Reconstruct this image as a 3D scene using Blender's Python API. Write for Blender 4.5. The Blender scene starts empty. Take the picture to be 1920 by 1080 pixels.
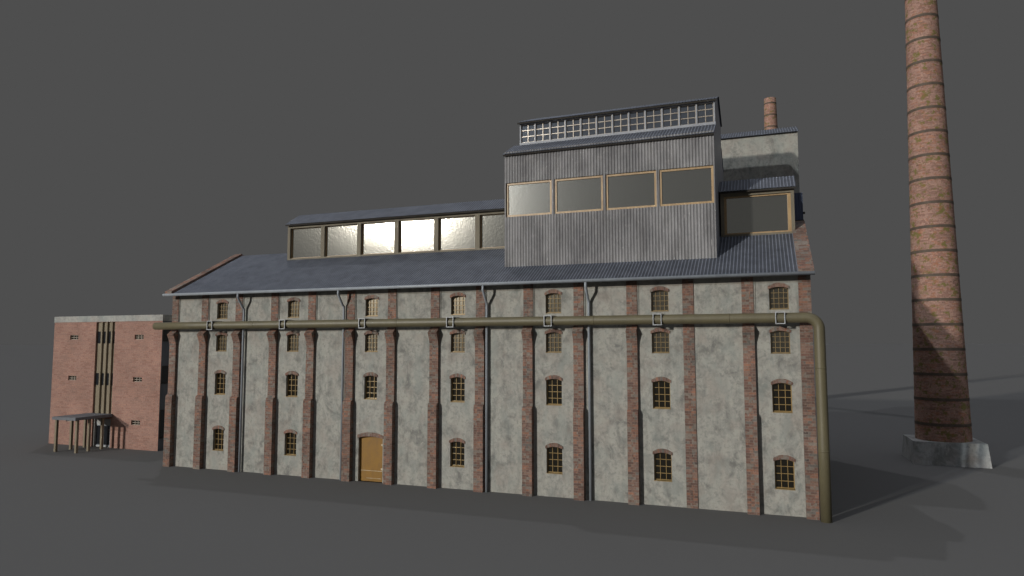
import bpy, math, random
from mathutils import Vector, Matrix
random.seed(7)
sc = bpy.context.scene
COL = sc.collection
PI = math.pi

# ------------------------------------------------------------------ materials
def mat(name):
    m = bpy.data.materials.new(name); m.use_nodes = True
    nt = m.node_tree
    for n in list(nt.nodes): nt.nodes.remove(n)
    out = nt.nodes.new('ShaderNodeOutputMaterial')
    b = nt.nodes.new('ShaderNodeBsdfPrincipled')
    nt.links.new(b.outputs[0], out.inputs[0])
    return m, nt, b
def N(nt, t, **k):
    n = nt.nodes.new(t)
    for a, v in k.items(): setattr(n, a, v)
    return n
def setin(n, **k):
    for a, v in k.items(): n.inputs[a.replace('_', ' ')].default_value = v
def rgba(c): return (c[0], c[1], c[2], 1)
def ramp(nt, fac, stops):
    r = N(nt, 'ShaderNodeValToRGB')
    els = r.color_ramp.elements
    while len(els) < len(stops): els.new(0.5)
    for e, (p, c) in zip(els, stops):
        e.position = p; e.color = rgba(c) if hasattr(c, '__len__') else (c, c, c, 1)
    nt.links.new(fac, r.inputs[0])
    return r.outputs[0]
def noise(nt, vec, scale, detail=4, rough=0.55, dist=0.0):
    n = N(nt, 'ShaderNodeTexNoise')
    n.inputs['Scale'].default_value = scale; n.inputs['Detail'].default_value = detail
    n.inputs['Roughness'].default_value = rough; n.inputs['Distortion'].default_value = dist
    nt.links.new(vec, n.inputs['Vector'])
    return n.outputs['Fac']
def mapping(nt, vec, scale=(1, 1, 1), loc=(0, 0, 0)):
    m = N(nt, 'ShaderNodeMapping')
    m.inputs['Scale'].default_value = scale; m.inputs['Location'].default_value = loc
    nt.links.new(vec, m.inputs['Vector'])
    return m.outputs[0]
def mix(nt, fac, a, b, blend='MIX'):
    m = N(nt, 'ShaderNodeMix', data_type='RGBA', blend_type=blend)
    for idx, v in ((0, fac), (6, a), (7, b)):
        if hasattr(v, 'links'): nt.links.new(v, m.inputs[idx])
        elif idx == 0: m.inputs[0].default_value = v
        else: m.inputs[idx].default_value = rgba(v)
    return m.outputs[2]
def bump(nt, b, h, strength=0.3, dist=0.02):
    n = N(nt, 'ShaderNodeBump')
    n.inputs['Strength'].default_value = strength; n.inputs['Distance'].default_value = dist
    nt.links.new(h, n.inputs['Height']); nt.links.new(n.outputs[0], b.inputs['Normal'])
def pos(nt): return N(nt, 'ShaderNodeNewGeometry').outputs['Position']
def uv(nt): return N(nt, 'ShaderNodeUVMap').outputs[0]

def math_(nt, op, a, b=None):
    n = N(nt, 'ShaderNodeMath', operation=op)
    for i, v in enumerate((a, b)):
        if v is None: continue
        if hasattr(v, 'links'): nt.links.new(v, n.inputs[i])
        else: n.inputs[i].default_value = v
    return n.outputs[0]
def brick_mat(name, palette, mortar, bw, bh, dirt=0.3, moss=None, mfac=0.6, mort=0.07, grime=0.35):
    """every brick its own colour: a white-noise value per cell picks from the palette"""
    m, nt, b = mat(name)
    sp = N(nt, 'ShaderNodeSeparateXYZ'); nt.links.new(uv(nt), sp.inputs[0])
    v = math_(nt, 'DIVIDE', sp.outputs[1], bh); row = math_(nt, 'FLOOR', v)
    u0 = math_(nt, 'ADD', math_(nt, 'DIVIDE', sp.outputs[0], bw), math_(nt, 'MULTIPLY', math_(nt, 'FLOORED_MODULO', row, 2.0), 0.5))
    colm = math_(nt, 'FLOOR', u0)
    p = pos(nt)
    pf = N(nt, 'ShaderNodeVectorMath', operation='SCALE'); nt.links.new(p, pf.inputs[0]); pf.inputs['Scale'].default_value = 0.30
    px = N(nt, 'ShaderNodeSeparateXYZ'); nt.links.new(pf.outputs[0], px.inputs[0])
    cell = N(nt, 'ShaderNodeCombineXYZ'); nt.links.new(colm, cell.inputs[0]); nt.links.new(row, cell.inputs[1])
    nt.links.new(math_(nt, 'FLOOR', px.outputs[0]), cell.inputs[2])
    wn = N(nt, 'ShaderNodeTexWhiteNoise', noise_dimensions='3D'); nt.links.new(cell.outputs[0], wn.inputs['Vector'])
    stops = [(i/len(palette), c) for i, c in enumerate(palette)]
    r = N(nt, 'ShaderNodeValToRGB'); r.color_ramp.interpolation = 'CONSTANT'
    els = r.color_ramp.elements
    while len(els) < len(stops): els.new(0.5)
    for e, (q, c) in zip(els, stops): e.position = q; e.color = rgba(c)
    # broad patches shift which end of the palette is used
    n1 = noise(nt, mapping(nt, p, (1, 1, 0.7), (3, 8, 1)), 0.8, 3, 0.6)
    sel = math_(nt, 'ADD', math_(nt, 'MULTIPLY', wn.outputs['Value'], 0.62), math_(nt, 'MULTIPLY', math_(nt, 'SUBTRACT', n1, 0.22), 0.62))
    nt.links.new(sel, r.inputs[0])
    c = r.outputs[0]
    fu = math_(nt, 'FRACT', u0); fv = math_(nt, 'FRACT', v)
    du = math_(nt, 'MULTIPLY', math_(nt, 'MINIMUM', fu, math_(nt, 'SUBTRACT', 1.0, fu)), bw/bh)
    dv = math_(nt, 'MINIMUM', fv, math_(nt, 'SUBTRACT', 1.0, fv))
    edge = math_(nt, 'MINIMUM', du, dv)
    mm = N(nt, 'ShaderNodeMapRange', interpolation_type='SMOOTHSTEP'); nt.links.new(edge, mm.inputs['Value'])
    mm.inputs['From Min'].default_value = mort*0.6; mm.inputs['From Max'].default_value = mort*1.6
    mm.inputs['To Min'].default_value = 1.0; mm.inputs['To Max'].default_value = 0.0
    c = mix(nt, math_(nt, 'MULTIPLY', mm.outputs[0], 0.8), c, mortar)
    n2 = noise(nt, mapping(nt, p, (1, 1, 0.8)), 0.55, 5)
    c = mix(nt, 1.0, c, ramp(nt, n2, [(0.3, 1.0-dirt), (0.7, 1.12)]), 'MULTIPLY')
    n4 = noise(nt, mapping(nt, p, (3, 3, 7)), 1.2, 4, 0.6)
    c = mix(nt, ramp(nt, n4, [(0.52, 0.0), (0.75, grime)]), c, (mortar[0]*1.05, mortar[1]*0.98, mortar[2]*.90))
    n6 = noise(nt, mapping(nt, p, (1, 1, 1), (31, 2, 7)), 9.0, 3, 0.6)
    c = mix(nt, 1.0, c, ramp(nt, n6, [(0.3, 0.78), (0.7, 1.18)]), 'MULTIPLY')
    if moss:
        n3 = noise(nt, mapping(nt, p, (1, 1, 1.15)), 1.9, 4, 0.65)
        c = mix(nt, ramp(nt, n3, [(0.54, 0.0), (0.62, mfac)]), c, moss)
        n5 = noise(nt, mapping(nt, p, (1, 1, 1.4), (9, 3, 1)), 2.1, 4, 0.6)
        c = mix(nt, ramp(nt, n5, [(0.56, 0.0), (0.67, 0.55)]), c, (0.30, 0.125, 0.06))
    nt.links.new(c, b.inputs['Base Color'])
    b.inputs['Roughness'].default_value = 0.85; b.inputs['Specular IOR Level'].default_value = 0.25
    bump(nt, b, mm.outputs[0], 0.4, -0.012)
    return m

def plaster_mat(name, light, mid, dark, streak=0.4, sc1=1.25):
    m, nt, b = mat(name)
    p = pos(nt)
    n1 = noise(nt, mapping(nt, p, (1, 1, 0.75)), sc1, 9, 0.68, 0.5)
    c = ramp(nt, n1, [(0.36, dark), (0.465, mid), (0.55, light)])
    n2 = noise(nt, mapping(nt, p, (2.6, 2.6, 0.28), (4, 0, 2)), 1.0, 5, 0.6)
    c = mix(nt, ramp(nt, n2, [(0.50, 0.0), (0.70, streak)]), c, dark)
    n3 = noise(nt, mapping(nt, p, (1, 1, 1), (11, 5, 3)), 4.2, 6, 0.7)
    c = mix(nt, ramp(nt, n3, [(0.38, 0.5), (0.50, 0.0)]), c, (dark[0]*.9, dark[1]*.93, dark[2]*.97))
    n6 = noise(nt, mapping(nt, p, (1, 1, 0.8), (1, 25, 13)), 3.0, 6, 0.7)
    c = mix(nt, ramp(nt, n6, [(0.53, 0.0), (0.66, 0.6)]), c, (light[0]*1.16, light[1]*1.14, light[2]*1.10))
    n4 = noise(nt, mapping(nt, p, (1, 1, 1), (3, 15, 8)), 0.9, 4)
    c = mix(nt, ramp(nt, n4, [(0.48, 0.0), (0.66, 0.5)]), c, (mid[0]*1.06, mid[1]*0.96, mid[2]*.93))
    n5 = noise(nt, mapping(nt, p, (1, 1, 0.6), (7, 1, 8)), 1.1, 5)
    c = mix(nt, ramp(nt, n5, [(0.50, 0.0), (0.66, 0.5)]), c, (mid[0]*.90, mid[1]*.99, mid[2]*1.01))
    nt.links.new(c, b.inputs['Base Color'])
    b.inputs['Roughness'].default_value = 0.9; b.inputs['Specular IOR Level'].default_value = 0.2
    bump(nt, b, n3, 0.25, 0.02)
    return m

def metal_mat(name, base, var, rough=0.5, spec=0.5, scale=1.2, metallic=0.0, scratch=None, stretch=0.4, crest=None):
    m, nt, b = mat(name)
    p = pos(nt)
    n1 = noise(nt, mapping(nt, p, (1, 1, stretch)), scale, 6, 0.62, 0.3)
    c = ramp(nt, n1, [(0.35, var), (0.62, base)])
    n2 = noise(nt, mapping(nt, p, (2, 2, 2)), scale*4, 4, 0.6)
    c = mix(nt, ramp(nt, n2, [(0.5, 0.0), (0.75, 0.35)]), c, (var[0]*.75, var[1]*.75, var[2]*.75))
    if crest:
        n8 = noise(nt, mapping(nt, p, (1.6, 1.6, 0.22), (5, 9, 3)), 1.0, 5, 0.65)
        c = mix(nt, ramp(nt, n8, [(0.47, 0.0), (0.68, 0.45)]), c, (var[0]*.62, var[1]*.60, var[2]*.58))
        n9 = noise(nt, mapping(nt, p, (1, 1, 1), (2, 19, 6)), 2.6, 5, 0.65)
        c = mix(nt, ramp(nt, n9, [(0.56, 0.0), (0.7, 0.35)]), c, (base[0]*1.2, base[1]*1.17, base[2]*1.12))
    if scratch:
        n3 = noise(nt, mapping(nt, p, (5, 5, 0.9), (2, 7, 1)), 1.0, 2, 0.5)
        c = mix(nt, ramp(nt, n3, [(0.735, 0.0), (0.78, 0.8)]), c, scratch)
    if crest:                  # lit rib crests and shaded pans put into the colour
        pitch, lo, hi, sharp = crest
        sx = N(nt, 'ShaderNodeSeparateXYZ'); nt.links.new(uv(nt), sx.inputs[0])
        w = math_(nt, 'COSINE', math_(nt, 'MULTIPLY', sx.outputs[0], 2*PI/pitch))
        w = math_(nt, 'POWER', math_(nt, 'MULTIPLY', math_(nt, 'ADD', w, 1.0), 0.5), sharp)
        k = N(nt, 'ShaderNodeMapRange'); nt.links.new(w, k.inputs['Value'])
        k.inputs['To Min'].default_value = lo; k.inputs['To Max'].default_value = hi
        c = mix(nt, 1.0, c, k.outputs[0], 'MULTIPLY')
    nt.links.new(c, b.inputs['Base Color'])
    b.inputs['Roughness'].default_value = rough; b.inputs['Specular IOR Level'].default_value = spec
    b.inputs['Metallic'].default_value = metallic
    return m

def glass_mat(name, base, rough, spec=0.5, grain=0.12, gscale=16, dust=None, metal=0.95):
    m, nt, b = mat(name)
    p = pos(nt)
    if dust:
        n1 = noise(nt, mapping(nt, p, (1, 1, 1)), 1.2, 4, 0.6)
        c = ramp(nt, n1, [(0.3, base), (0.7, dust)])
        nt.links.new(c, b.inputs['Base Color'])
    else:
        b.inputs['Base Color'].default_value = rgba(base)
    b.inputs['Roughness'].default_value = rough; b.inputs['Specular IOR Level'].default_value = spec
    b.inputs['Metallic'].default_value = metal      # old panes mirror the sky more than they let it through
    n2 = noise(nt, p, gscale, 3, 0.7)
    bump(nt, b, n2, grain, 0.004)
    return m

M = {}
M['brick'] = brick_mat('weathered_brick', [(0.085,0.064,0.057), (0.155,0.138,0.122), (0.20,0.12,0.094), (0.15,0.092,0.074), (0.24,0.145,0.11), (0.215,0.18,0.15), (0.19,0.105,0.08), (0.28,0.14,0.095), (0.21,0.11,0.085), (0.33,0.17,0.105)], (0.235, 0.195, 0.165), 0.46, 0.145)
M['office_brick'] = brick_mat('salmon_brick', [(0.265,0.153,0.12), (0.31,0.18,0.142), (0.335,0.19,0.148), (0.30,0.16,0.124), (0.35,0.203,0.156), (0.37,0.205,0.155), (0.32,0.17,0.13)], (0.30, 0.20, 0.165), 0.5, 0.16, 0.12, None, 0, 0.08, 0.25)
M['chimney_brick'] = brick_mat('chimney_brick', [(0.21,0.118,0.092), (0.33,0.20,0.158), (0.37,0.215,0.17), (0.28,0.152,0.12), (0.40,0.24,0.19), (0.36,0.178,0.125), (0.43,0.215,0.135)], (0.29, 0.20, 0.155), 0.42, 0.125, 0.15, (0.155, 0.14, 0.035), 0.85, 0.08, 0.25)
M['plaster'] = plaster_mat('stained_plaster', (0.37, 0.358, 0.318), (0.30, 0.292, 0.262), (0.182, 0.178, 0.163))
M['concrete'] = plaster_mat('pale_concrete', (0.42, 0.41, 0.375), (0.34, 0.335, 0.31), (0.23, 0.23, 0.22), 0.3, 0.5)
M['old_concrete'] = plaster_mat('stained_concrete', (0.36, 0.36, 0.35), (0.285, 0.285, 0.275), (0.18, 0.18, 0.17), 0.3, 0.8)
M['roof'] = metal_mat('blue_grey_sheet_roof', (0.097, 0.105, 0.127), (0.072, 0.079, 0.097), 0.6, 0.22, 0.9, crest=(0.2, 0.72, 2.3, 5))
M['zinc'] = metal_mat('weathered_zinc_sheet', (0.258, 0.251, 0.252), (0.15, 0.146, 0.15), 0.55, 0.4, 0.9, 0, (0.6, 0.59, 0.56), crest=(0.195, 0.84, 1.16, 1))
M['blue_sheet'] = metal_mat('dark_blue_sheet', (0.075, 0.09, 0.145), (0.055, 0.065, 0.105), 0.5, 0.4)
M['gutter'] = metal_mat('grey_gutter', (0.31, 0.335, 0.36), (0.25, 0.27, 0.295), 0.42, 0.5, 1.5)
M['pipe'] = metal_mat('olive_pipe_paint', (0.142, 0.122, 0.068), (0.118, 0.102, 0.06), 0.5, 0.5, 1.2)
M['steel'] = metal_mat('pale_steel', (0.42, 0.43, 0.44), (0.30, 0.31, 0.32), 0.45, 0.5, 3)
M['olive_frame'] = metal_mat('olive_timber', (0.205, 0.178, 0.13), (0.16, 0.137, 0.098), 0.7, 0.3, 1.0)
M['wood'] = metal_mat('golden_timber', (0.46, 0.31, 0.155), (0.33, 0.21, 0.10), 0.42, 0.5, 2.2)
M['muntin'] = metal_mat('ochre_glazing_bar', (0.35, 0.235, 0.095), (0.27, 0.18, 0.07), 0.3, 0.5, 3, 0.1)
M['pale_muntin'] = metal_mat('pale_glazing_bar', (0.36, 0.265, 0.14), (0.28, 0.20, 0.105), 0.2, 0.6, 3, 0.3)
M['tan_muntin'] = metal_mat('tan_glazing_bar', (0.56, 0.49, 0.41), (0.46, 0.39, 0.32), 0.24, 0.6, 3, 0.4)
M['grey_frame'] = metal_mat('blue_grey_paint', (0.315, 0.325, 0.35), (0.26, 0.27, 0.295), 0.5, 0.4, 2)
M['tan'] = metal_mat('tan_concrete', (0.27, 0.225, 0.16), (0.22, 0.18, 0.125), 0.8, 0.2, 1.5)
M['door'] = metal_mat('ochre_door_paint', (0.262, 0.128, 0.008), (0.215, 0.106, 0.014), 0.5, 0.4, 2.2, 0, None, 0.6)
M['worn'] = metal_mat('worn_paint', (0.55, 0.47, 0.34), (0.40, 0.30, 0.16), 0.6, 0.3, 4)
M['canopy'] = metal_mat('grey_canopy_board', (0.17, 0.178, 0.195), (0.13, 0.137, 0.15), 0.7, 0.3, 1.5)
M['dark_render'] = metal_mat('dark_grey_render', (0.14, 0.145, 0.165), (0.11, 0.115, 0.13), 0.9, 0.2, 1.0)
M['white'] = metal_mat('white_paint', (0.44, 0.45, 0.44), (0.36, 0.37, 0.36), 0.6, 0.3, 2)
M['band'] = metal_mat('rusty_iron_band', (0.125, 0.094, 0.070), (0.085, 0.064, 0.05), 0.7, 0.3, 2)
M['pane'] = glass_mat('dusty_pane', (0.57, 0.565, 0.515), 0.078, 0.5, 0.8, 7)
M['dark_glass'] = glass_mat('dark_glass', (0.14, 0.125, 0.095), 0.09, 0.5, 0.25, 7)
M['blue_glass'] = glass_mat('blue_grey_glass', (0.46, 0.51, 0.60), 0.08, 0.5, 0.25, 7)
M['tower_pane'] = glass_mat('hazy_pane', (0.60, 0.60, 0.56), 0.115, 0.5, 0.5, 7)
M['brown_glass'] = glass_mat('brown_glass', (0.33, 0.30, 0.235), 0.155, 0.5, 0.35, 9)
M['black_glass'] = glass_mat('black_glass', (0.012, 0.014, 0.018), 0.2, 0.4, 0.03, 10, None, 0.0)
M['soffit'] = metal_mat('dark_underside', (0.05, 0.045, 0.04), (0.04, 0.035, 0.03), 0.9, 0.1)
def ground_mat():
    m, nt, b = mat('grey_ground')
    p = pos(nt)
    n = noise(nt, mapping(nt, p, (1, 1, 1)), 0.25, 6, 0.6)
    c = ramp(nt, n, [(0.3, (0.1455, 0.1425, 0.1375)), (0.7, (0.1470, 0.1440, 0.1390))])
    nt.links.new(c, b.inputs['Base Color'])
    b.inputs['Roughness'].default_value = 1; b.inputs['Specular IOR Level'].default_value = 0
    return m
M['ground'] = ground_mat()

# ------------------------------------------------------------------ mesh helpers
class MB:
    def __init__(s): s.v = []; s.f = []; s.uv = []; s.sm = []
    def face(s, pts, uvs=None, smooth=False):
        i = len(s.v); s.v += [tuple(p) for p in pts]; s.f.append(tuple(range(i, i+len(pts))))
        if uvs is None:
            a = Vector(pts[1])-Vector(pts[0]); b = Vector(pts[-1])-Vector(pts[0]); n = a.cross(b)
            ax = max(range(3), key=lambda k: abs(n[k]))
            uvs = [((p[1], p[2]) if ax == 0 else (p[0], p[2]) if ax == 1 else (p[0], p[1])) for p in pts]
        s.uv.append(uvs); s.sm.append(smooth)
    def box(s, x0, x1, y0, y1, z0, z1, skip=''):
        P = lambda x, y, z: (x, y, z)
        if 'f' not in skip: s.face([P(x0,y0,z0),P(x1,y0,z0),P(x1,y0,z1),P(x0,y0,z1)])
        if 'k' not in skip: s.face([P(x1,y1,z0),P(x0,y1,z0),P(x0,y1,z1),P(x1,y1,z1)])
        if 'l' not in skip: s.face([P(x0,y1,z0),P(x0,y0,z0),P(x0,y0,z1),P(x0,y1,z1)])
        if 'r' not in skip: s.face([P(x1,y0,z0),P(x1,y1,z0),P(x1,y1,z1),P(x1,y0,z1)])
        if 't' not in skip: s.face([P(x0,y0,z1),P(x1,y0,z1),P(x1,y1,z1),P(x0,y1,z1)])
        if 'b' not in skip: s.face([P(x0,y1,z0),P(x1,y1,z0),P(x1,y0,z0),P(x0,y0,z0)])
    def prism_x(s, prof, x0, x1, caps=True):          # prof: (y,z) loop, counter-clockwise seen from +x
        n = len(prof); d = 0
        for i in range(n):
            (ya, za), (yb, zb) = prof[i], prof[(i+1) % n]
            L = math.hypot(yb-ya, zb-za)
            steep = abs(zb-za) > 0.3*L
            ua, ub = (za, zb) if steep else (d, d+L)
            s.face([(x1,ya,za),(x1,yb,zb),(x0,yb,zb),(x0,ya,za)], [(x1,ua),(x1,ub),(x0,ub),(x0,ua)])
            d += L
        if caps:
            s.face([(x1,y,z) for y, z in reversed(prof)]); s.face([(x0,y,z) for y, z in prof])
    def prism_y(s, prof, y0, y1):                      # prof: (x,z) loop, counter-clockwise seen from -y
        n = len(prof)
        for i in range(n):
            (xa, za), (xb, zb) = prof[i], prof[(i+1) % n]
            s.face([(xb,y0,zb),(xa,y0,za),(xa,y1,za),(xb,y1,zb)])
        s.face([(x,y0,z) for x, z in prof]); s.face([(x,y1,z) for x, z in reversed(prof)])
    def corr(s, x0, x1, path, pitch=0.2, h=0.04, power=3, seg=8, flip=False):
        """corrugated sheet: ribs run along path (y,z points), repeated along x"""
        n = max(2, int(round((x1-x0)/pitch*seg)))
        nrm = []
        for i in range(len(path)):
            a = path[max(0, i-1)]; b = path[min(len(path)-1, i+1)]
            dy, dz = b[0]-a[0], b[1]-a[1]; L = math.hypot(dy, dz)
            nn = (-dz/L, dy/L)
            nrm.append(nn if not flip else (-nn[0], -nn[1]))
        base = len(s.v); d = [0]
        for i in range(1, len(path)): d.append(d[-1]+math.hypot(path[i][0]-path[i-1][0], path[i][1]-path[i-1][1]))
        def prof(x):
            c = math.cos(2*PI*x/pitch)
            return h*(0.5+0.5*c) if power == 1 else h*max(0, c)**power
        for j in range(n+1):
            x = x0+(x1-x0)*j/n; o = prof(x)
            for i, (y, z) in enumerate(path): s.v.append((x, y+nrm[i][0]*o, z+nrm[i][1]*o))
        k = len(path)
        for j in range(n):
            for i in range(k-1):
                a = base+j*k+i; q = (a, a+k, a+k+1, a+1)
                if flip: q = q[::-1]
                s.f.append(q)
                xx = (x0+(x1-x0)*j/n, x0+(x1-x0)*(j+1)/n)
                u = [(xx[0], d[i]), (xx[1], d[i]), (xx[1], d[i+1]), (xx[0], d[i+1])]
                s.uv.append(u if not flip else u[::-1]); s.sm.append(True)
    def tube(s, pts, r, n=20, caps=True):
        pts = [Vector(p) for p in pts]; base = len(s.v); up = None
        rr = r if hasattr(r, '__len__') else [r]*len(pts)
        for i, p in enumerate(pts):
            t = ((pts[min(i+1, len(pts)-1)]-p).normalized()+(p-pts[max(i-1, 0)]).normalized()).normalized()
            if up is None:
                up = Vector((0, 0, 1)) if abs(t.z) < 0.9 else Vector((0, 1, 0))
            a = (up-t*up.dot(t)).normalized(); b = t.cross(a); up = a
            for k in range(n):
                q = p+rr[i]*(a*math.cos(2*PI*k/n)+b*math.sin(2*PI*k/n)); s.v.append(tuple(q))
        d = 0
        for i in range(len(pts)-1):
            L = (pts[i+1]-pts[i]).length
            for k in range(n):
                k2 = (k+1) % n
                s.f.append((base+i*n+k, base+i*n+k2, base+(i+1)*n+k2, base+(i+1)*n+k)); s.sm.append(True)
                ua, ub = rr[0]*2*PI*k/n, rr[0]*2*PI*(k+1)/n
                s.uv.append([(ua, d), (ub, d), (ub, d+L), (ua, d+L)])
            d += L
        if caps:
            s.f.append(tuple(base+k for k in reversed(range(n)))); s.sm.append(False); s.uv.append([(0, 0)]*n)
            e = base+(len(pts)-1)*n
            s.f.append(tuple(e+k for k in range(n))); s.sm.append(False); s.uv.append([(0, 0)]*n)
    def mesh(s, name, off=(0, 0, 0)):
        me = bpy.data.meshes.new(name)
        me.from_pydata([(x-off[0], y-off[1], z-off[2]) for x, y, z in s.v], [], s.f)
        ul = me.uv_layers.new(name='UVMap'); k = 0
        for f in s.uv:
            for c in f: ul.data[k].uv = c; k += 1
        for p, sm in zip(me.polygons, s.sm): p.use_smooth = sm
        me.update()
        return me

def wloc(o):
    l = Vector((0, 0, 0))
    while o: l = l+o.location; o = o.parent
    return l
def obj(name, mb, m, parent=None, at=None):
    """links ONE mesh object; the builder holds world coordinates, at = its origin"""
    pl = wloc(parent) if parent else Vector((0, 0, 0))
    at = Vector(at) if at is not None else pl
    me = mb.mesh(name, at); me.materials.append(m)
    o = bpy.data.objects.new(name, me); COL.objects.link(o)
    o.parent = parent; o.location = at-pl
    return o
def thing(name, label, cat, loc=(0, 0, 0), group=None):
    o = bpy.data.objects.new(name, None); COL.objects.link(o); o.location = loc
    o.empty_display_size = 0.5
    o['label'] = label; o['category'] = cat
    if group: o['group'] = group
    return o
def dup(o, parent=None, loc=None):
    c = o.copy(); COL.objects.link(c); c.parent = parent
    if loc is not None: c.location = loc
    for ch in list(o.children): dup(ch, c)
    return c

def wall_grid(mb, x0, x1, z0, z1, y, holes, depth):
    """front wall in plane y (facing -y) with openings (xa,xb,za,zb,rise); reveals go back by depth"""
    xs = sorted(set([x0, x1]+[h[0] for h in holes]+[h[1] for h in holes]))
    zs = sorted(set([z0, z1]+[h[2] for h in holes]+[h[3] for h in holes]))
    for i in range(len(xs)-1):
        for j in range(len(zs)-1):
            cx, cz = (xs[i]+xs[i+1])/2, (zs[j]+zs[j+1])/2
            if any(h[0] < cx < h[1] and h[2] < cz < h[3] for h in holes): continue
            mb.face([(xs[i],y,zs[j]),(xs[i+1],y,zs[j]),(xs[i+1],y,zs[j+1]),(xs[i],y,zs[j+1])])
    for xa, xb, za, zb, rise in holes:
        arc = arch(xa, xb, zb, rise)
        sp = zb-rise
        mb.face([(xa,y+depth,za),(xa,y,za),(xa,y,sp),(xa,y+depth,sp)])
        mb.face([(xb,y,za),(xb,y+depth,za),(xb,y+depth,sp),(xb,y,sp)])
        mb.face([(xa,y,za),(xb,y,za),(xb,y+depth,za),(xa,y+depth,za)])
        for (ax, az), (bx, bz) in zip(arc[:-1], arc[1:]):
            mb.face([(ax,y+depth,az),(bx,y+depth,bz),(bx,y,bz),(ax,y,az)][::-1])
            if rise > 0: mb.face([(ax,y,az),(bx,y,bz),(bx,y,zb),(ax,y,zb)])
def arch(xa, xb, zb, rise, n=12):
    if rise <= 0: return [(xa, zb), (xb, zb)]
    w = (xb-xa)/2; R = (w*w+rise*rise)/(2*rise); cx = (xa+xb)/2; cz = zb-R; a = math.asin(w/R)
    return [(cx+R*math.sin(-a+2*a*i/n), cz+R*math.cos(-a+2*a*i/n)) for i in range(n+1)]

# ------------------------------------------------------------------ ground
g = MB(); S = 4000
g.face([(-S,-S,0),(S,-S,0),(S,S,0),(-S,S,0)])
go = obj('ground', g, M['ground']); go['kind'] = 'structure'

# ------------------------------------------------------------------ the mill hall
P = 3.3
PW = 0.64                      # pilaster width
hall = thing('factory_building', 'long plastered mill hall with brick buttresses, corrugated roof and zinc-clad tower', 'factory', (0, 0, 0))
XL, XR = -2.99, 43.24
DEP = 13.2; RY = 6.6
EZ, RZ = 13.27, 17.12          # roof sheet at the eave (y=-0.75) and at the ridge
SL = (RZ-EZ)/(RY+0.75)
def rz(y): return EZ+SL*((y if y <= RY else 2*RY-y)+0.75)
WB = [0, 2, 4, 6, 8, 10, 12]   # bays with windows
rows = [(11.32, 12.56), (8.85, 10.10), (5.60, 7.21), (1.43, 3.04)]
holes = []
for b in WB:
    for r, (za, zb) in enumerate(rows):
        if b == 4 and r == 3: continue
        holes.append((b*P+1.47, b*P+2.49, za, zb, 0.11))
DX0, DX1, DZ = 4*P+1.08, 4*P+3.0, 3.07
holes.append((DX0, DX1, 0.0, DZ, 0.13))
w = MB()
wall_grid(w, XL+0.02, XR-0.02, 0, 13.45, 0, holes, 0.34)
for s, x in ((-1, XL+0.02), (1, XR-0.02)):
    pts = [(x,0,0),(x,DEP,0),(x,DEP,13.4),(x,RY,17.0),(x,0,13.45)]
    w.face(pts if s > 0 else pts[::-1])
w.face([(XR-.02,DEP,0),(XL+.02,DEP,0),(XL+.02,DEP,13.4),(XR-.02,DEP,13.4)])
for i in range(13):            # thin plaster fillets beside the flat upper pilasters
    if i in (11,): continue
    x = i*P+PW
    w.box(x+0.055, x+0.095, -0.05, 0.0, 10.45, 13.3, 'kb')
w.box(XL+PW+0.055, XL+PW+0.095, -0.05, 0.0, 10.45, 13.3, 'kb')
obj('wall', w, M['plaster'], hall)

# buttressed pilasters
def buttress_profile():
    pr = [(0.02, 0), (-0.40, 0), (-0.40, 5.28)]
    for i in range(1, 7):
        a = PI/2*i/6; pr.append((-0.40+0.20*(1-math.cos(a)), 5.28+0.22*math.sin(a)))
    pr.append((-0.20, 9.25))
    for i in range(1, 7):
        a = i/6; pr.append((-0.20-0.29*a**1.7, 9.25+0.87*a))
    pr += [(-0.06, 10.5), (-0.056, 13.42), (0.02, 13.42)]
    return pr[::-1]
pb = MB()
pr = buttress_profile()
pb.prism_x(pr, 0, PW)
pf = MB(); pf.prism_x([(0.02, 0), (-0.058, 0), (-0.056, 13.42), (0.02, 13.42)][::-1], 0, PW)
first = None
for k, x in enumerate([XL]+[i*P for i in range(13)]+[42.6]):
    if k == 12:
        q = obj('pilaster', pf, M['brick'], hall); q.location = (x, 0, 0); continue
    if first is None:
        first = obj('pilaster', pb, M['brick'], hall); first.location = (x, 0, 0)
    else: dup(first, hall, (x, 0, 0))

# arched windows: frame (the part) > pane, brick arch
def arched_window(H, cols, rowsn):
    W = 1.02; rise = 0.11
    fr = MB(); y0, y1 = 0.18, 0.24
    bw = 0.032
    fr.box(0, 0.05, y0, y1, 0, H-rise); fr.box(W-0.05, W, y0, y1, 0, H-rise)
    fr.box(0.05, W-0.05, y0-0.03, y1, 0, 0.055)
    fr.box(-0.015, W+0.015, -0.015, 0.18, -0.035, 0.0)         # sill board
    for i in range(1, cols):
        x = W*i/cols; zz = min(H, H-rise+rise*(1-((x-W/2)/(W/2))**2))
        fr.box(x-bw/2, x+bw/2, y0, y1-0.01, 0.055, zz)
    for j in range(1, rowsn):
        z = (H-0.02)*j/rowsn
        xs = [0.05]+[W*i/cols for i in range(1, cols)]+[W-0.05]
        for a, c in zip(xs[:-1], xs[1:]):
            fr.box(a+(bw/2 if a > 0.05 else 0), c-(bw/2 if c < W-0.05 else 0), y0+0.004, y1-0.014, z-bw/2, z+bw/2)
    ap = arch(0, W, H, rise)
    for (ax, az), (bx, bz) in zip(ap[:-1], ap[1:]):
        fr.face([(ax,y0,az-0.05),(bx,y0,bz-0.05),(bx,y0,bz),(ax,y0,az)])
    pn = MB()
    pn.face([(0.0,0.235,0.0),(W,0.235,0.0)]+[(x,0.235,z) for x, z in reversed(ap)])
    br = brick_arch(W, H, rise, 0.06)
    return fr, pn, br
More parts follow.
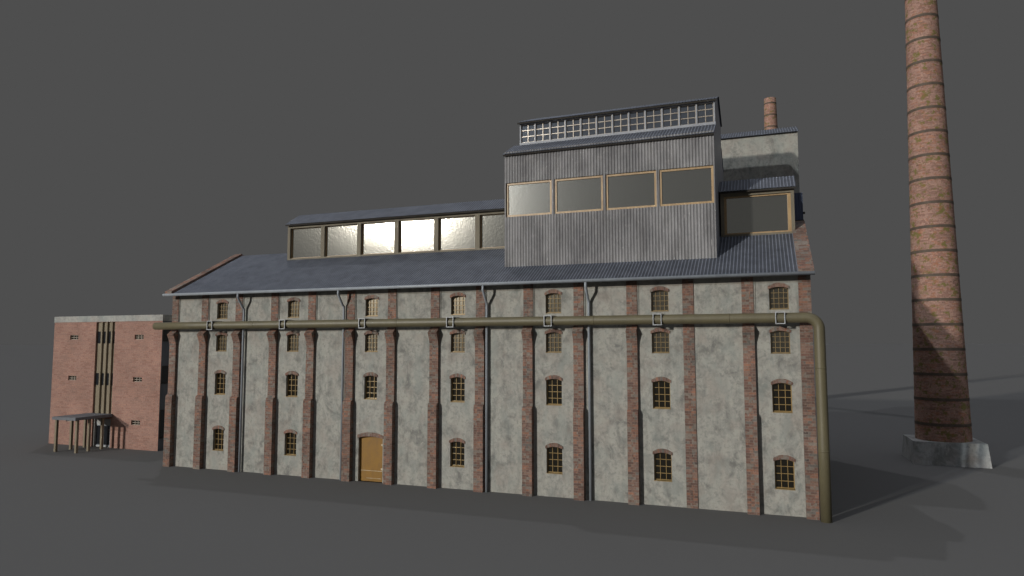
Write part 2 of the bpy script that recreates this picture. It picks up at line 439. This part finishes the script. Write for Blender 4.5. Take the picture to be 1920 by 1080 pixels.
def brick_arch(W, H, rise, out, t=0.235, side=0.14):
    br = MB()
    inn = arch(0, W, H, rise); n = len(inn)
    oo = arch(-out, W+out, H+t, rise+(t-side))
    y0, y1 = -0.055, 0.06
    L = 0
    inn2 = [(-out, H-rise-0.005)]+inn[1:-1]+[(W+out, H-rise-0.005)]
    for i in range(n-1):
        a, b, c, d = inn2[i], inn2[i+1], oo[i+1], oo[i]
        l = math.hypot(c[0]-d[0], c[1]-d[1])
        # bricks stand upright in the arch: u runs across the ring
        br.face([(a[0],y0,a[1]),(b[0],y0,b[1]),(c[0],y0,c[1]),(d[0],y0,d[1])], [(0.02,L),(0.02,L+l),(0.3,L+l),(0.3,L)])
        br.face([(d[0],y0,d[1]),(c[0],y0,c[1]),(c[0],y1,c[1]),(d[0],y1,d[1])], [(0,L),(0,L+l),(.1,L+l),(.1,L)])
        br.face([(b[0],y0,b[1]),(a[0],y0,a[1]),(a[0],y1,a[1]),(b[0],y1,b[1])], [(0,L),(0,L+l),(.1,L+l),(.1,L)])
        L += l
    a, d = inn2[0], oo[0]; br.face([(a[0],y1,a[1]),(a[0],y0,a[1]),(d[0],y0,d[1]),(d[0],y1,d[1])])
    a, d = inn2[-1], oo[-1]; br.face([(a[0],y0,a[1]),(a[0],y1,a[1]),(d[0],y1,d[1]),(d[0],y0,d[1])])
    return br
protos = {}
for b in WB:
    for r, (za, zb) in enumerate(rows):
        if b == 4 and r == 3: continue
        key = (round(zb-za, 2), 4 if r < 2 else 3)
        loc = (b*P+1.47, 0, za)
        if key not in protos:
            fr, pn, br = arched_window(zb-za, key[1], 4)
            o = obj('arched_window', fr, M['pale_muntin' if r < 2 else 'muntin'], hall)
            obj('pane', pn, M['brown_glass' if r < 2 else 'dark_glass'], o); obj('brick_arch', br, M['brick'], o)
            o.location = loc; protos[key] = o
        else: dup(protos[key], hall, loc)

# door
d = MB(); W = DX1-DX0
ap = arch(DX0, DX1, DZ, 0.13)
d.prism_y([(DX0, 0.0), (DX1, 0.0)]+list(reversed(ap)), 0.22, 0.28)
do = obj('door', d, M['door'], hall, (DX0, 0, 0))
t = MB(); t.box(DX0+.10, DX1-.16, 0.195, 0.22, 0.70, 0.735, 'k'); t.box(DX0+.55, DX1-.2, 0.20, 0.22, 0.20, 0.225, 'k')
obj('panel_trim', t, M['worn'], do)
for z0 in (0.72, 2.35):
    t = MB(); t.box(DX1-.24, DX1-.10, 0.19, 0.22, z0+.08, z0+.2, 'k'); t.box(DX1-.13, DX1-.09, 0.175, 0.22, z0+.06, z0+.22, 'k')
    obj('hinge', t, M['worn'], do)
ba = brick_arch(W, DZ, 0.13, 0.07, 0.27, 0.2)
bo = obj('brick_arch', ba, M['brick'], do, (0, 0, 0)); bo.location = (0, 0, 0)

# roof
rp = [(-0.75, EZ), (RY, RZ), (2*RY+0.75, EZ)]
r_ = MB()
X0, X1 = XL+0.62, 42.61
r_.corr(X0, X1, [(-0.75, EZ), (2.9, rz(2.9)), (RY, RZ)], 0.20, 0.035, 3, 8)
r_.corr(X0, X1, [(RY, RZ), (2*RY+0.75, EZ)], 0.40, 0.035, 3, 4)
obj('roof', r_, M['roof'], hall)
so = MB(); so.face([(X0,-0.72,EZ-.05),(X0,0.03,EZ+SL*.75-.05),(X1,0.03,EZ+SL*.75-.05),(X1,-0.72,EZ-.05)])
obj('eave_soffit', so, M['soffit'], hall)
# gable parapets
for x0, x1 in ((XL-0.05, XL+0.64), (42.60, 43.40)):
    gp = MB(); up = 0.20
    gp.prism_x([(-0.80, EZ-.02), (-0.80, EZ+up), (RY, RZ+up), (2*RY+.8, EZ+up), (2*RY+.8, EZ-.02), (RY, RZ-.5)][::-1], x0, x1)
    obj('gable_coping', gp, M['brick'], hall)
# gutter and downspouts
gu = MB(); gu.tube([(XL-0.13, -0.85, 13.20), (43.42, -0.85, 13.20)], 0.105, 16)
obj('gutter', gu, M['gutter'], hall)
for xt, xb in ((4.18, 4.22), (12.98, 13.03), (23.92, 23.93), (30.68, 30.70)):
    x = xt; x2 = xb
    dm = MB(); dm.tube([(x,-0.83,13.15),(x,-0.83,12.90),(x,-0.82,12.80),(x,-0.30,12.12),(x2,-0.20,12.0),(x2,-0.19,11.8),(x2,-0.19,0.0)], 0.085, 14)
    obj('downspout', dm, M['gutter'], hall, (x, -0.19, 0))

# roof monitor along the ridge
MY = 5.0
posts = [(3.86, 4.10), (7.15, 7.49), (10.58, 10.92), (13.97, 14.33), (17.40, 17.76), (20.82, 21.18), (24.20, 24.40)]
mf = MB()
for a, b in posts: mf.box(a, b, MY, MY+0.32, 16.2, 19.2, 'bt')
for (a, b), (c, e) in zip(posts[:-1], posts[1:]):
    mf.box(b, c, MY+0.003, MY+0.32, 18.92, 19.2, ''); mf.box(b, c, MY+0.003, MY+0.32, 16.1, 16.42, '')
obj('monitor_frame', mf, M['olive_frame'], hall); mf = MB()
mf.box(38.30, 38.52, MY, MY+0.3, 16.2, 19.2); mf.box(42.56, 42.76, MY, MY+0.3, 16.1, 19.2)
mf.box(38.52, 42.56, MY+0.003, MY+0.3, 18.93, 19.2); mf.box(38.52, 42.56, MY+0.003, MY+0.3, 16.0, 16.42)
obj('monitor_frame', mf, M['olive_frame'], hall)
mw = MB()
for x, s in ((3.87, -1), (42.75, 1)):
    pts = [(x,MY+.01,16),(x,2*RY-MY,16),(x,2*RY-MY,19.2),(x,RY,20.2),(x,MY+.01,19.2)]
    mw.face(pts if s > 0 else pts[::-1])
mw.face([(42.75,2*RY-MY,16),(3.87,2*RY-MY,16),(3.87,2*RY-MY,19.2),(42.75,2*RY-MY,19.2)])
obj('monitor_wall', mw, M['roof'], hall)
def big_window(name, x0, x1, z0, z1, y, t, fm, pane_m, inset=0.07, parent=hall, tr=None):
    tl, trr, tb, tt = t if hasattr(t, '__len__') else (t, t, t, t)
    f = MB()
    f.box(x0, x0+tl, y, y+inset+.05, z0, z1); f.box(x1-trr, x1, y, y+inset+.05, z0, z1)
    f.box(x0+tl, x1-trr, y+.002, y+inset+.05, z0, z0+tb); f.box(x0+tl, x1-trr, y+.002, y+inset+.05, z1-tt, z1)
    o = obj(name, f, fm, parent, (x0, y, z0))
    p = MB(); p.face([(x0+tl-.01,y+inset,z0+tb-.01),(x1-trr+.01,y+inset,z0+tb-.01),(x1-trr+.01,y+inset,z1-tt+.01),(x0+tl-.01,y+inset,z1-tt+.01)])
    obj('pane', p, pane_m, o)
    return o
for (a, b), (c, e) in zip(posts[:-1], posts[1:]):
    big_window('roof_window', b, c, 16.42, 18.92, MY+0.20, (0.05, 0.05, 0.06, 0.05), M['wood'], M['pane'], 0.05)
big_window('roof_window', 38.52, 42.56, 16.42, 18.93, MY+0.12, (0.15, 0.20, 0.10, 0.10), M['wood'], M['pane'], 0.10)
for x0, x1 in ((3.78, 24.42), (38.22, 42.88)):
    mr = MB()
    mr.corr(x0, x1, [(MY-0.28, 19.22), (RY, 20.32)], 0.20, 0.035, 3, 8)
    mr.corr(x0, x1, [(RY, 20.32), (2*RY-MY+.28, 19.22)], 0.4, 0.035, 3, 4)
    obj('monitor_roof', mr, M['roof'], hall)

# tower
TX0, TX1, TY = 24.45, 38.20, 1.68
TB = 2*RY-TY; TE = 22.27
wins = [(24.56, 27.80), (27.99, 31.26), (31.43, 34.68), (34.85, 38.13)]
WZ0, WZ1 = 17.93, 20.27
tw = MB()
def cw(x0, x1, z0, z1, y=TY): tw.corr(x0, x1, [(y, z0), (y, z1)], 0.195, 0.05, 1, 8)
cw(TX0, TX1, 14.3, WZ0); cw(TX0, TX1, WZ1, TE+.15)
edges = [TX0]+[v for q in wins for v in q]+[TX1]
for a, b in zip(edges[0::2], edges[1::2]): cw(a, b, WZ0, WZ1)
for a, b in wins:              # reveals of the window openings
    tw.face([(a,TY+.1,WZ0),(a,TY,WZ0),(a,TY,WZ1),(a,TY+.1,WZ1)]); tw.face([(b,TY,WZ0),(b,TY+.1,WZ0),(b,TY+.1,WZ1),(b,TY,WZ1)])
    tw.face([(a,TY,WZ1),(b,TY,WZ1),(b,TY+.1,WZ1),(a,TY+.1,WZ1)][::-1]); tw.face([(a,TY,WZ0),(b,TY,WZ0),(b,TY+.1,WZ0),(a,TY+.1,WZ0)])
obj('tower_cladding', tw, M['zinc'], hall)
ts = MB()
CY = 3.75; CB = 2*RY-CY; CX0 = 24.80
TSL = (23.47-TE)/(CY-1.5)
for x, s in ((TX0+.01, -1), (TX1-.01, 1)):
    pts = [(x,TY+.02,14),(x,TB,14),(x,TB,TE),(x,CB,23.45),(x,CY+.02,23.45),(x,TY+.02,TE+.08)]
    ts.face(pts if s > 0 else pts[::-1])
ts.face([(TX1,TB,14),(TX0,TB,14),(TX0,TB,TE),(TX1,TB,TE)])
CTZ, CRZ = 25.08, 26.25
for x, s in ((CX0+.01, -1), (TX1-.012, 1)):
    pts = [(x,CY+.02,23.3),(x,CB,23.3),(x,CB,CTZ),(x,RY,CRZ-.03),(x,CY+.02,CTZ)]
    ts.face(pts if s > 0 else pts[::-1])
ts.face([(TX1,CB,23.3),(CX0,CB,23.3),(CX0,CB,CTZ),(TX1,CB,CTZ)])
obj('tower_side', ts, M['grey_frame'], hall)  # blue-grey puts the cool shade of the tower sides into the colour
tr = MB()
tr.corr(TX0-.06, TX1+.03, [(1.48, TE-.03), (CY+.02, TE-.03+TSL*(CY+.02-1.48))], 0.20, 0.035, 3, 8)
tr.corr(TX0-.06, TX1+.03, [(CB-.02, 23.45), (TB+.2, TE-.03)], 0.4, 0.035, 3, 4)
tr.face([(TX0-.06,1.49,TE-.09),(TX0-.06,CY,23.38),(TX1+.03,CY,23.38),(TX1+.03,1.49,TE-.09)])
tr.corr(CX0-.12, TX1+.10, [(CY-.22, CTZ-.02), (RY, CRZ)], 0.20, 0.035, 3, 8)
tr.corr(CX0-.12, TX1+.10, [(RY, CRZ), (CB+.22, CTZ-.02)], 0.4, 0.035, 3, 4)
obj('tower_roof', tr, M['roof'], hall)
fa = MB(); fa.box(TX0-.05, TX1+.02, 1.51, 1.55, TE-.15, TE-.045); obj('eave_shade_strip', fa, M['soffit'], hall)  # dark strips stand in for the shadow line under the eaves
fa = MB(); fa.box(CX0-.10, TX1+.08, CY-.19, CY-.15, CTZ-.13, CTZ-.03); obj('eave_shade_strip', fa, M['soffit'], hall)
for x0, x1 in ((3.80, 24.40), (38.24, 42.86)):
    fa = MB(); fa.box(x0, x1, MY-.25, MY-.21, 19.10, 19.205); obj('eave_shade_strip', fa, M['soffit'], hall)
for a, b in wins:
    big_window('tower_window', a, b, WZ0, WZ1, TY+0.06, 0.14, M['wood'], M['tower_pane'], 0.07)
cf = MB(); pitch = (TX1-CX0-.12)/12
cx = [CX0+.06+pitch*i for i in range(13)]
cf.box(CX0, TX1, CY, CY+.2, 23.40, 23.62); cf.box(CX0, TX1, CY, CY+.2, 24.95, CTZ+.05)
for i, x in enumerate(cx): cf.box(x-.045, x+.045, CY+.002, CY+.2, 23.62, 24.95, 'tb')
obj('clerestory_frame', cf, M['grey_frame'], hall)
c0 = None
for i in range(12):
    x0, x1 = cx[i]+.045, cx[i+1]-.045
    if c0 is None:
        c0 = big_window('clerestory_window', x0, x1, 23.62, 24.95, CY+.09, 0.045, M['tan_muntin'], M['blue_glass'], 0.05)
        gb = MB(); xm = (x0+x1)/2
        gb.box(xm-.027, xm+.027, CY+.075, CY+.135, 23.66, 24.91)
        for k in (1, 2):
            z = 23.62+1.33*k/3
            gb.box(x0+.045, xm-.027, CY+.080, CY+.135, z-.026, z+.026); gb.box(xm+.027, x1-.045, CY+.080, CY+.135, z-.026, z+.026)
        obj('glazing_bars', gb, M['tan_muntin'], c0)
    else: dup(c0, hall, (x0, c0.location.y, c0.location.z))

# ------------------------------------------------------------------ the big pipe on the facade
pipe = thing('pipe', 'thick olive pipe running along the hall facade and bending down to the ground', 'pipe', (43.56, -0.62, 0))
PY, PZ, PR, PX = -0.62, 10.79, 0.285, 43.55
pm = MB(); R = 0.62
pts = [(-4.05, PY, PZ)]
for x in range(0, 43, 4): pts.append((x, PY, PZ))
pts.append((PX-R-.02, PY, PZ))
for i in range(13):
    a = PI/2*i/12; pts.append((PX-R+R*math.sin(a), PY, PZ-R+R*math.cos(a)))
pts += [(PX, PY, 8), (PX, PY, 4), (PX, PY, 0)]
pm.tube(pts, PR, 32)
obj('pipe_run', pm, M['pipe'], pipe)
for (a, b) in (((5.6, PY, PZ), (5.66, PY, PZ)), ((17.6, PY, PZ), (17.66, PY, PZ)), ((31.1, PY, PZ), (31.16, PY, PZ)), ((38.9, PY, PZ), (38.96, PY, PZ)), ((PX, PY, 8.1), (PX, PY, 8.04)), ((PX, PY, 3.7), (PX, PY, 3.64))):
    c = MB(); c.tube([a, b], PR+0.008, 32); obj('seam_ring', c, M['pipe'], pipe)
first = None
for i in range(7):
    x = 1.71+6.648*i
    if first is None:
        k = MB(); hw, hz, th = 0.23, 0.34, 0.05
        yf = PY-PR-0.08
        for s in (-1, 1):
            k.box(x+s*hw-th/2, x+s*hw+th/2, yf, yf+.06, PZ-hz, PZ+hz)
            k.box(x+s*hw-.02, x+s*hw+.02, yf+.06, 0, PZ+PR+.005, PZ+hz-.004); k.box(x+s*hw-.02, x+s*hw+.02, yf+.06, 0, PZ-hz+.004, PZ-PR-.005)
        k.box(x-hw+th/2, x+hw-th/2, yf+.002, yf+.06, PZ+hz-th, PZ+hz); k.box(x-hw+th/2, x+hw-th/2, yf+.002, yf+.06, PZ-hz, PZ-hz+th)
        first = obj('bracket', k, M['steel'], pipe, (x, 0, PZ))
        # bracket side plates, coloured dark for the shade inside
        l = MB()
        for s in (-1, 1):
            ring = [(PR*1.0*math.cos(2*PI*j/24), PR*1.0*math.sin(2*PI*j/24)) for j in range(24)]
            sq = []
            for (cy, cz) in ring:
                m_ = max(abs(cy)/(PR+.075), abs(cz)/(hz-.008)); sq.append((cy/m_, cz/m_))
            X = x+s*hw*0.9
            for j in range(24):
                j2 = (j+1) % 24
                l.face([(X,PY+ring[j][0],PZ+ring[j][1]),(X,PY+ring[j2][0],PZ+ring[j2][1]),(X,PY+sq[j2][0],PZ+sq[j2][1]),(X,PY+sq[j][0],PZ+sq[j][1])])
        obj('dark_side_plate', l, M['soffit'], first)
    else: dup(first, pipe, (x-43.56, 0.62, PZ))

# ------------------------------------------------------------------ brick office block on the left
OX0, OX1, OY, OB = -23.2, -9.5, 5.0, 17.0
off = thing('office_building', 'flat-roofed salmon brick office block with vertical fins left of the mill hall', 'building', (-16.35, OY, 0))
ow = MB()
swin = []
for xa in (-21.01, -12.77):
    for z in (9.80, 5.99, 2.15): swin.append((xa, xa+1.07, z, z+0.43))
hol = [(a, b, c, d_, 0) for a, b, c, d_ in swin]+[(-17.65, -15.25, 3.0, 11.42, 0), (-17.6, -15.3, 0, 2.55, 0)]
wall_grid(ow, OX0, OX1, 0, 11.45, OY, hol, 0.17)
ow.face([(OX0,OB,0),(OX0,OY,0),(OX0,OY,11.45),(OX0,OB,11.45)])
ow.face([(OX1,OB,0),(OX0,OB,0),(OX0,OB,11.45),(OX1,OB,11.45)])
obj('wall', ow, M['office_brick'], off)
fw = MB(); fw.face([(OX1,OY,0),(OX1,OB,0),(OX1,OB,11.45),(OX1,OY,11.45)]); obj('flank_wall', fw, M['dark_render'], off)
pp = MB(); pp.box(OX0-.03, OX1+.03, OY-.03, OB+.03, 11.45, 12.0)
obj('parapet', pp, M['concrete'], off)
bk = MB(); bk.face([(-17.65,OY+.17,3.0),(-15.25,OY+.17,3.0),(-15.25,OY+.17,11.42),(-17.65,OY+.17,11.42)])
obj('recess_panel', bk, M['tan'], off)
fin = None
for xr in (-16.88, -16.25, -15.60):
    if fin is None:
        fm = MB(); fm.box(xr-.16, xr, OY+.01, OY+.17, 3.0, 11.42, 'k'); fin = obj('fin', fm, M['tan'], off, (xr, OY, 0))
    else: dup(fin, off, (xr+16.35, 0, 0))
for z0 in (9.45, 5.60):
    xs = [-17.65, -17.04, -16.88, -16.41, -16.25, -15.76, -15.60, -15.25]
    for a, b in zip(xs[0::2], xs[1::2]):
        pn = MB(); pn.box(a+.0, b-.0, OY+.155, OY+.18, z0, z0+1.1, 'k'); obj('stair_window', pn, M['black_glass'], off)
def small_window(x0, x1, z0, z1):
    f = MB(); y = OY+.1; t = .05
    f.box(x0, x0+t, y, y+.06, z0, z1); f.box(x1-t, x1, y, y+.06, z0, z1)
    f.box(x0+t, x1-t, y+.002, y+.06, z0, z0+t); f.box(x0+t, x1-t, y+.002, y+.06, z1-t, z1)
    zm = (z0+z1)/2; f.box(x0+t, x1-t, y+.004, y+.06, zm-.025, zm+.025)
    for k in (1, 2):
        x = x0+(x1-x0)*k/3; f.box(x-.025, x+.025, y+.002, y+.058, z0+t, zm-.025); f.box(x-.025, x+.025, y+.002, y+.058, zm+.025, z1-t)
    o = obj('window', f, M['tan_muntin'], off, (x0, OY, z0))
    p = MB(); p.face([(x0,y+.05,z0),(x1,y+.05,z0),(x1,y+.05,z1),(x0,y+.05,z1)]); obj('pane', p, M['dark_glass'], o)
    return o
s0 = None
for a, b, c, e in swin:
    if s0 is None: s0 = small_window(a, b, c, e)
    else: dup(s0, off, (a+16.35, 0, c))
for z0, z1 in ((9.7, 10.75), (5.95, 7.35), (1.15, 3.5)):       # flank windows
    for ya in (5.14, 8.3, 11.5):
        f = MB(); f.box(OX1, OX1+.03, ya, ya+1.3, z0, z1, 'l'); o = obj('side_window', f, M['black_glass'], off, (OX1, ya, z0))
        f = MB()
        f.box(OX1, OX1+.06, ya-.05, ya, z0-.08, z1+.08, 'l'); f.box(OX1, OX1+.06, ya+1.3, ya+1.38, z0-.08, z1+.08, 'l')
        f.box(OX1, OX1+.058, ya, ya+1.3, z0-.08, z0, 'l'); f.box(OX1, OX1+.058, ya, ya+1.3, z1, z1+.08, 'l')
        obj('frame', f, M['soffit'], o)
ed = MB(); y = OY+.14
ed.box(-17.6, -17.3, y, y+.1, 0, 2.55); ed.box(-15.45, -15.3, y, y+.1, 0, 2.55); ed.box(-17.3, -15.45, y+.002, y+.1, 2.0, 2.55); ed.box(-17.3, -15.45, y+.002, y+.1, 0, .12)
ed.box(-16.43, -16.33, y+.004, y+.1, .12, 2.0)
eo = obj('entrance_door', ed, M['white'], off, (-16.4, OY, 0))
for a, b in ((-17.3, -16.43), (-16.33, -15.45)):
    f = MB(); f.box(a, a+.07, y+.02, y+.08, .12, 2.0); f.box(b-.07, b, y+.02, y+.08, .12, 2.0)
    f.box(a+.07, b-.07, y+.022, y+.08, .12, .2); f.box(a+.07, b-.07, y+.022, y+.08, 1.92, 2.0)
    obj('leaf_frame', f, M['gutter'], eo)
    p = MB(); p.face([(a,y+.06,.12),(b,y+.06,.12),(b,y+.06,2.0),(a,y+.06,2.0)]); obj('pane', p, M['black_glass'], eo)

can = thing('entrance_canopy', 'flat grey canopy on six brown posts sheltering the office entrance', 'canopy', (-16.5, 3.1, 0))
cr = MB(); cr.box(-17.95, -15.1, 1.45, 4.995, 2.80, 3.05)
obj('canopy_roof', cr, M['canopy'], can)
post = None
for x, y in ((-17.73, 1.74), (-15.34, 1.84), (-17.73, 3.13), (-17.73, 4.44), (-15.34, 2.97), (-15.34, 4.23)):
    if post is None:
        q = MB(); q.box(x-.10, x+.10, y-.10, y+.10, 0, 2.80, 'tb'); post = obj('post', q, M['tan'], can, (x, y, 0))
    else: dup(post, can, (x+16.5, y-3.1, 0))

# ------------------------------------------------------------------ rear block
BX0, BX1, BY, BB, BE, BR = 32.0, 43.58, 15.0, 22.2, 25.75, 27.15
rb = thing('rear_building', 'tall pale plastered block with sheet metal roof rising behind the hall', 'building', (38, BY, 0))
bm = MB(); ym = (BY+BB)/2
bm.face([(BX0,BY,0),(BX1,BY,0),(BX1,BY,BE),(BX0,BY,BE)]); bm.face([(BX1,BB,0),(BX0,BB,0),(BX0,BB,BE),(BX1,BB,BE)])
bm.face([(BX1,BY,0),(BX1,BB,0),(BX1,BB,BE),(BX1,ym,BR-.03),(BX1,BY,BE)]); bm.face([(BX0,BB,0),(BX0,BY,0),(BX0,BY,BE),(BX0,ym,BR-.03),(BX0,BB,BE)])
obj('wall', bm, M['plaster'], rb)
br_ = MB(); q = (BR-BE)/(ym-BY)
br_.corr(BX0-.1, BX1+.12, [(BY-.25, BE-.25*q), (ym, BR)], 0.2, 0.035, 3, 8); br_.corr(BX0-.1, BX1+.12, [(ym, BR), (BB+.25, BE-.25*q)], 0.4, 0.035, 3, 4)
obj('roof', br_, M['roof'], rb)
bb = MB(); bb.corr(40.9, 43.70, [(13.6, 18.55), (13.6, 20.60)], 0.195, 0.04, 1, 8)
bb.face([(43.70,13.6,18.55),(43.70,15,18.55),(43.70,15,20.6),(43.70,13.6,20.6)]); bb.face([(40.9,15,18.55),(40.9,13.6,18.55),(40.9,13.6,20.6),(40.9,15,20.6)])
bb.face([(40.9,13.6,20.6),(43.7,13.6,20.6),(43.7,15,20.75),(40.9,15,20.75)]); bb.face([(40.9,13.6,18.55),(40.9,15,18.55),(43.7,15,18.55),(43.7,13.6,18.55)])
bo = obj('sheet_metal_bay', bb, M['blue_sheet'], rb)
lm = MB(); lm.box(40.85, 43.74, 13.55, 15, 18.45, 18.55); lm.box(43.70, 43.84, 13.7, 13.9, 19.02, 19.16)
obj('bay_trim', lm, M['soffit'], bo)

# ------------------------------------------------------------------ chimneys
CH = 49.0
def crad(z): return 1.985-0.0218*z
def chimney(loc, label):
    cx_, cy_ = loc[0], loc[1]
    c = thing('chimney', label, 'chimney', loc, 'round brick factory chimneys')
    b0, b1, h = 2.56, 2.47, 1.72
    # tapered square plinth with clipped rear corners
    pl_ = MB()
    low = [(-b0,-b0),(b0,-b0),(b0,b0),(-b0,b0)]; up = [(-b1,-b1+.35),(b1,-b1+.35),(b1,b1-.3),(-b1,b1-.3)]
    for i in range(4):
        j = (i+1) % 4
        pl_.face([(cx_+low[i][0],cy_+low[i][1],0),(cx_+low[j][0],cy_+low[j][1],0),(cx_+up[j][0],cy_+up[j][1],h),(cx_+up[i][0],cy_+up[i][1],h)])
    pl_.face([(cx_+x,cy_+y,h) for x, y in up])
    obj('plinth', pl_, M['old_concrete'], c)
    sh = MB(); n = 72
    zs = [h-.02+(CH-h+.02)*i/24 for i in range(25)]
    base = len(sh.v)
    for z in zs:
        for k in range(n): sh.v.append((cx_+crad(z)*math.cos(2*PI*k/n), cy_+crad(z)*math.sin(2*PI*k/n), z))
    for i in range(24):
        for k in range(n):
            k2 = (k+1) % n
            sh.f.append((i*n+k, i*n+k2, (i+1)*n+k2, (i+1)*n+k)); sh.sm.append(True)
            ua, ub = 1.75*2*PI*k/n, 1.75*2*PI*(k+1)/n
            sh.uv.append([(ua,zs[i]),(ub,zs[i]),(ub,zs[i+1]),(ua,zs[i+1])])
    e = 24*n
    r2 = crad(CH)-.35
    rim = len(sh.v)
    for zz in (CH, CH-3):
        for k in range(n): sh.v.append((cx_+r2*math.cos(2*PI*k/n), cy_+r2*math.sin(2*PI*k/n), zz))
    for k in range(n):
        k2 = (k+1) % n
        sh.f.append((e+k, e+k2, rim+k2, rim+k)); sh.sm.append(False); sh.uv.append([(k*.1,0),(k*.1+.1,0),(k*.1+.1,.3),(k*.1,.3)])
        sh.f.append((rim+k, rim+k2, rim+n+k2, rim+n+k)); sh.sm.append(True); sh.uv.append([(k*.1,0),(k*.1+.1,0),(k*.1+.1,3),(k*.1,3)])
    obj('shaft', sh, M['chimney_brick'], c)
    k = 1
    while 1.05+1.96*k < CH-.3:
        z = 1.05+1.96*k
        bd = MB(); bd.tube([(cx_,cy_,z-.11),(cx_,cy_,z+.11)], [crad(z-.125)+.022, crad(z+.125)+.022], 72, False)
        obj('iron_band', bd, M['band'], c); k += 1
    return c
c1 = chimney((53.86, 22.76, 0), 'tall brick chimney on square concrete plinth standing right of the hall')
c2 = dup(c1, None, (42.55, 75.0, 0))
c2['label'] = 'distant brick chimney whose top rises above the rear block roof'

# ------------------------------------------------------------------ light
SUN = Vector((-0.58, -1.0, 0.255)).normalized()      # towards the sun
sun = bpy.data.lights.new('sun', 'SUN'); sun.energy = 1.8; sun.angle = math.radians(1.4); sun.color = (1.0, 0.945, 0.86)
so_ = bpy.data.objects.new('sun', sun); COL.objects.link(so_)
so_.rotation_euler = SUN.to_track_quat('Z', 'Y').to_euler(); so_.location = (-40, -80, 40)

wd = bpy.data.worlds.new('World'); sc.world = wd; wd.use_nodes = True
nt = wd.node_tree
for n in list(nt.nodes): nt.nodes.remove(n)
out = N(nt, 'ShaderNodeOutputWorld'); bg = N(nt, 'ShaderNodeBackground'); nt.links.new(bg.outputs[0], out.inputs[0])
sky = N(nt, 'ShaderNodeTexSky', sky_type='NISHITA'); sky.sun_disc = False
sky.sun_elevation = math.asin(SUN.z); sky.sun_rotation = math.atan2(SUN.x, SUN.y)
tc = N(nt, 'ShaderNodeTexCoord'); sp = N(nt, 'ShaderNodeSeparateXYZ'); nt.links.new(tc.outputs['Generated'], sp.inputs[0])
mr_ = N(nt, 'ShaderNodeMapRange', interpolation_type='SMOOTHSTEP')
mr_.inputs['From Min'].default_value = 0.56; mr_.inputs['From Max'].default_value = 0.80
nt.links.new(sp.outputs['Z'], mr_.inputs['Value'])
BGV = 0.0762
SKYK = 0.10
def vmul(a, k):
    v = N(nt, 'ShaderNodeVectorMath', operation='SCALE'); nt.links.new(a, v.inputs[0])
    if hasattr(k, 'links'): nt.links.new(k, v.inputs['Scale'])
    else: v.inputs['Scale'].default_value = k
    return v.outputs[0]
def vadd(a, b):
    v = N(nt, 'ShaderNodeVectorMath', operation='ADD'); nt.links.new(a, v.inputs[0])
    if hasattr(b, 'links'): nt.links.new(b, v.inputs[1])
    else: v.inputs[1].default_value = b
    return v.outputs[0]
dome = vadd(vmul(sky.outputs[0], SKYK), (0.255, 0.245, 0.237))  # overhead fill light added to the plain grey sky
tot = vadd(vmul(dome, mr_.outputs[0]), (BGV, BGV, BGV))
# out-of-view bright spot in the sky, acting as the backlight
BACK = Vector((-0.335, 0.375, 1.0)).normalized()
dt = N(nt, 'ShaderNodeVectorMath', operation='DOT_PRODUCT'); nt.links.new(tc.outputs['Generated'], dt.inputs[0]); dt.inputs[1].default_value = BACK
sm = N(nt, 'ShaderNodeMapRange', interpolation_type='SMOOTHSTEP')
sm.inputs['From Min'].default_value = math.cos(math.radians(0.42)); sm.inputs['From Max'].default_value = math.cos(math.radians(0.25))
nt.links.new(dt.outputs['Value'], sm.inputs['Value'])
cmb = N(nt, 'ShaderNodeCombineXYZ'); cmb.inputs[0].default_value = 0.96; cmb.inputs[1].default_value = 0.98; cmb.inputs[2].default_value = 1.06
tot = vadd(tot, vmul(vmul(cmb.outputs[0], sm.outputs[0]), 2450))
# second out-of-view sky spot, acting as a cooler front light
FRONT_SPOT = Vector((-0.55, -1.0, 0.365)).normalized()
d2 = N(nt, 'ShaderNodeVectorMath', operation='DOT_PRODUCT'); nt.links.new(tc.outputs['Generated'], d2.inputs[0]); d2.inputs[1].default_value = FRONT_SPOT
s2 = N(nt, 'ShaderNodeMapRange', interpolation_type='SMOOTHSTEP')
s2.inputs['From Min'].default_value = math.cos(math.radians(0.42)); s2.inputs['From Max'].default_value = math.cos(math.radians(0.25))
nt.links.new(d2.outputs['Value'], s2.inputs['Value'])
c2_ = N(nt, 'ShaderNodeCombineXYZ'); c2_.inputs[0].default_value = 0.92; c2_.inputs[1].default_value = 1.0; c2_.inputs[2].default_value = 1.05
tot = vadd(tot, vmul(vmul(c2_.outputs[0], s2.outputs[0]), 6600))
nt.links.new(tot, bg.inputs['Color']); bg.inputs['Strength'].default_value = 1.0
wd.cycles.sampling_method = 'MANUAL'; wd.cycles.sample_map_resolution = 4096

# ------------------------------------------------------------------ camera
cam = bpy.data.cameras.new('camera'); co = bpy.data.objects.new('camera', cam); COL.objects.link(co)
r = Vector((0.9367424323, 0.3500158099, -0.0015963483)); u = Vector((0.0295105377, -0.0744324949, 0.9967893117)); f = Vector((-0.3487731980, 0.9337819534, 0.0800532310))
mtx = Matrix((( r.x, u.x, -f.x), (r.y, u.y, -f.y), (r.z, u.z, -f.z)))
co.matrix_world = Matrix.Translation((40.8614, -40.8426, 9.4643)) @ mtx.to_4x4()
cam.sensor_width = 36; cam.lens = 36*0.66316; cam.clip_end = 10000; cam.clip_start = 0.5
sc.camera = co
sc.view_settings.view_transform = 'Standard'; sc.view_settings.look = 'None'; sc.view_settings.exposure = 0; sc.view_settings.gamma = 1
try:
    sc.cycles.use_denoising = True
    sc.cycles.sample_clamp_indirect = 6
except Exception: pass
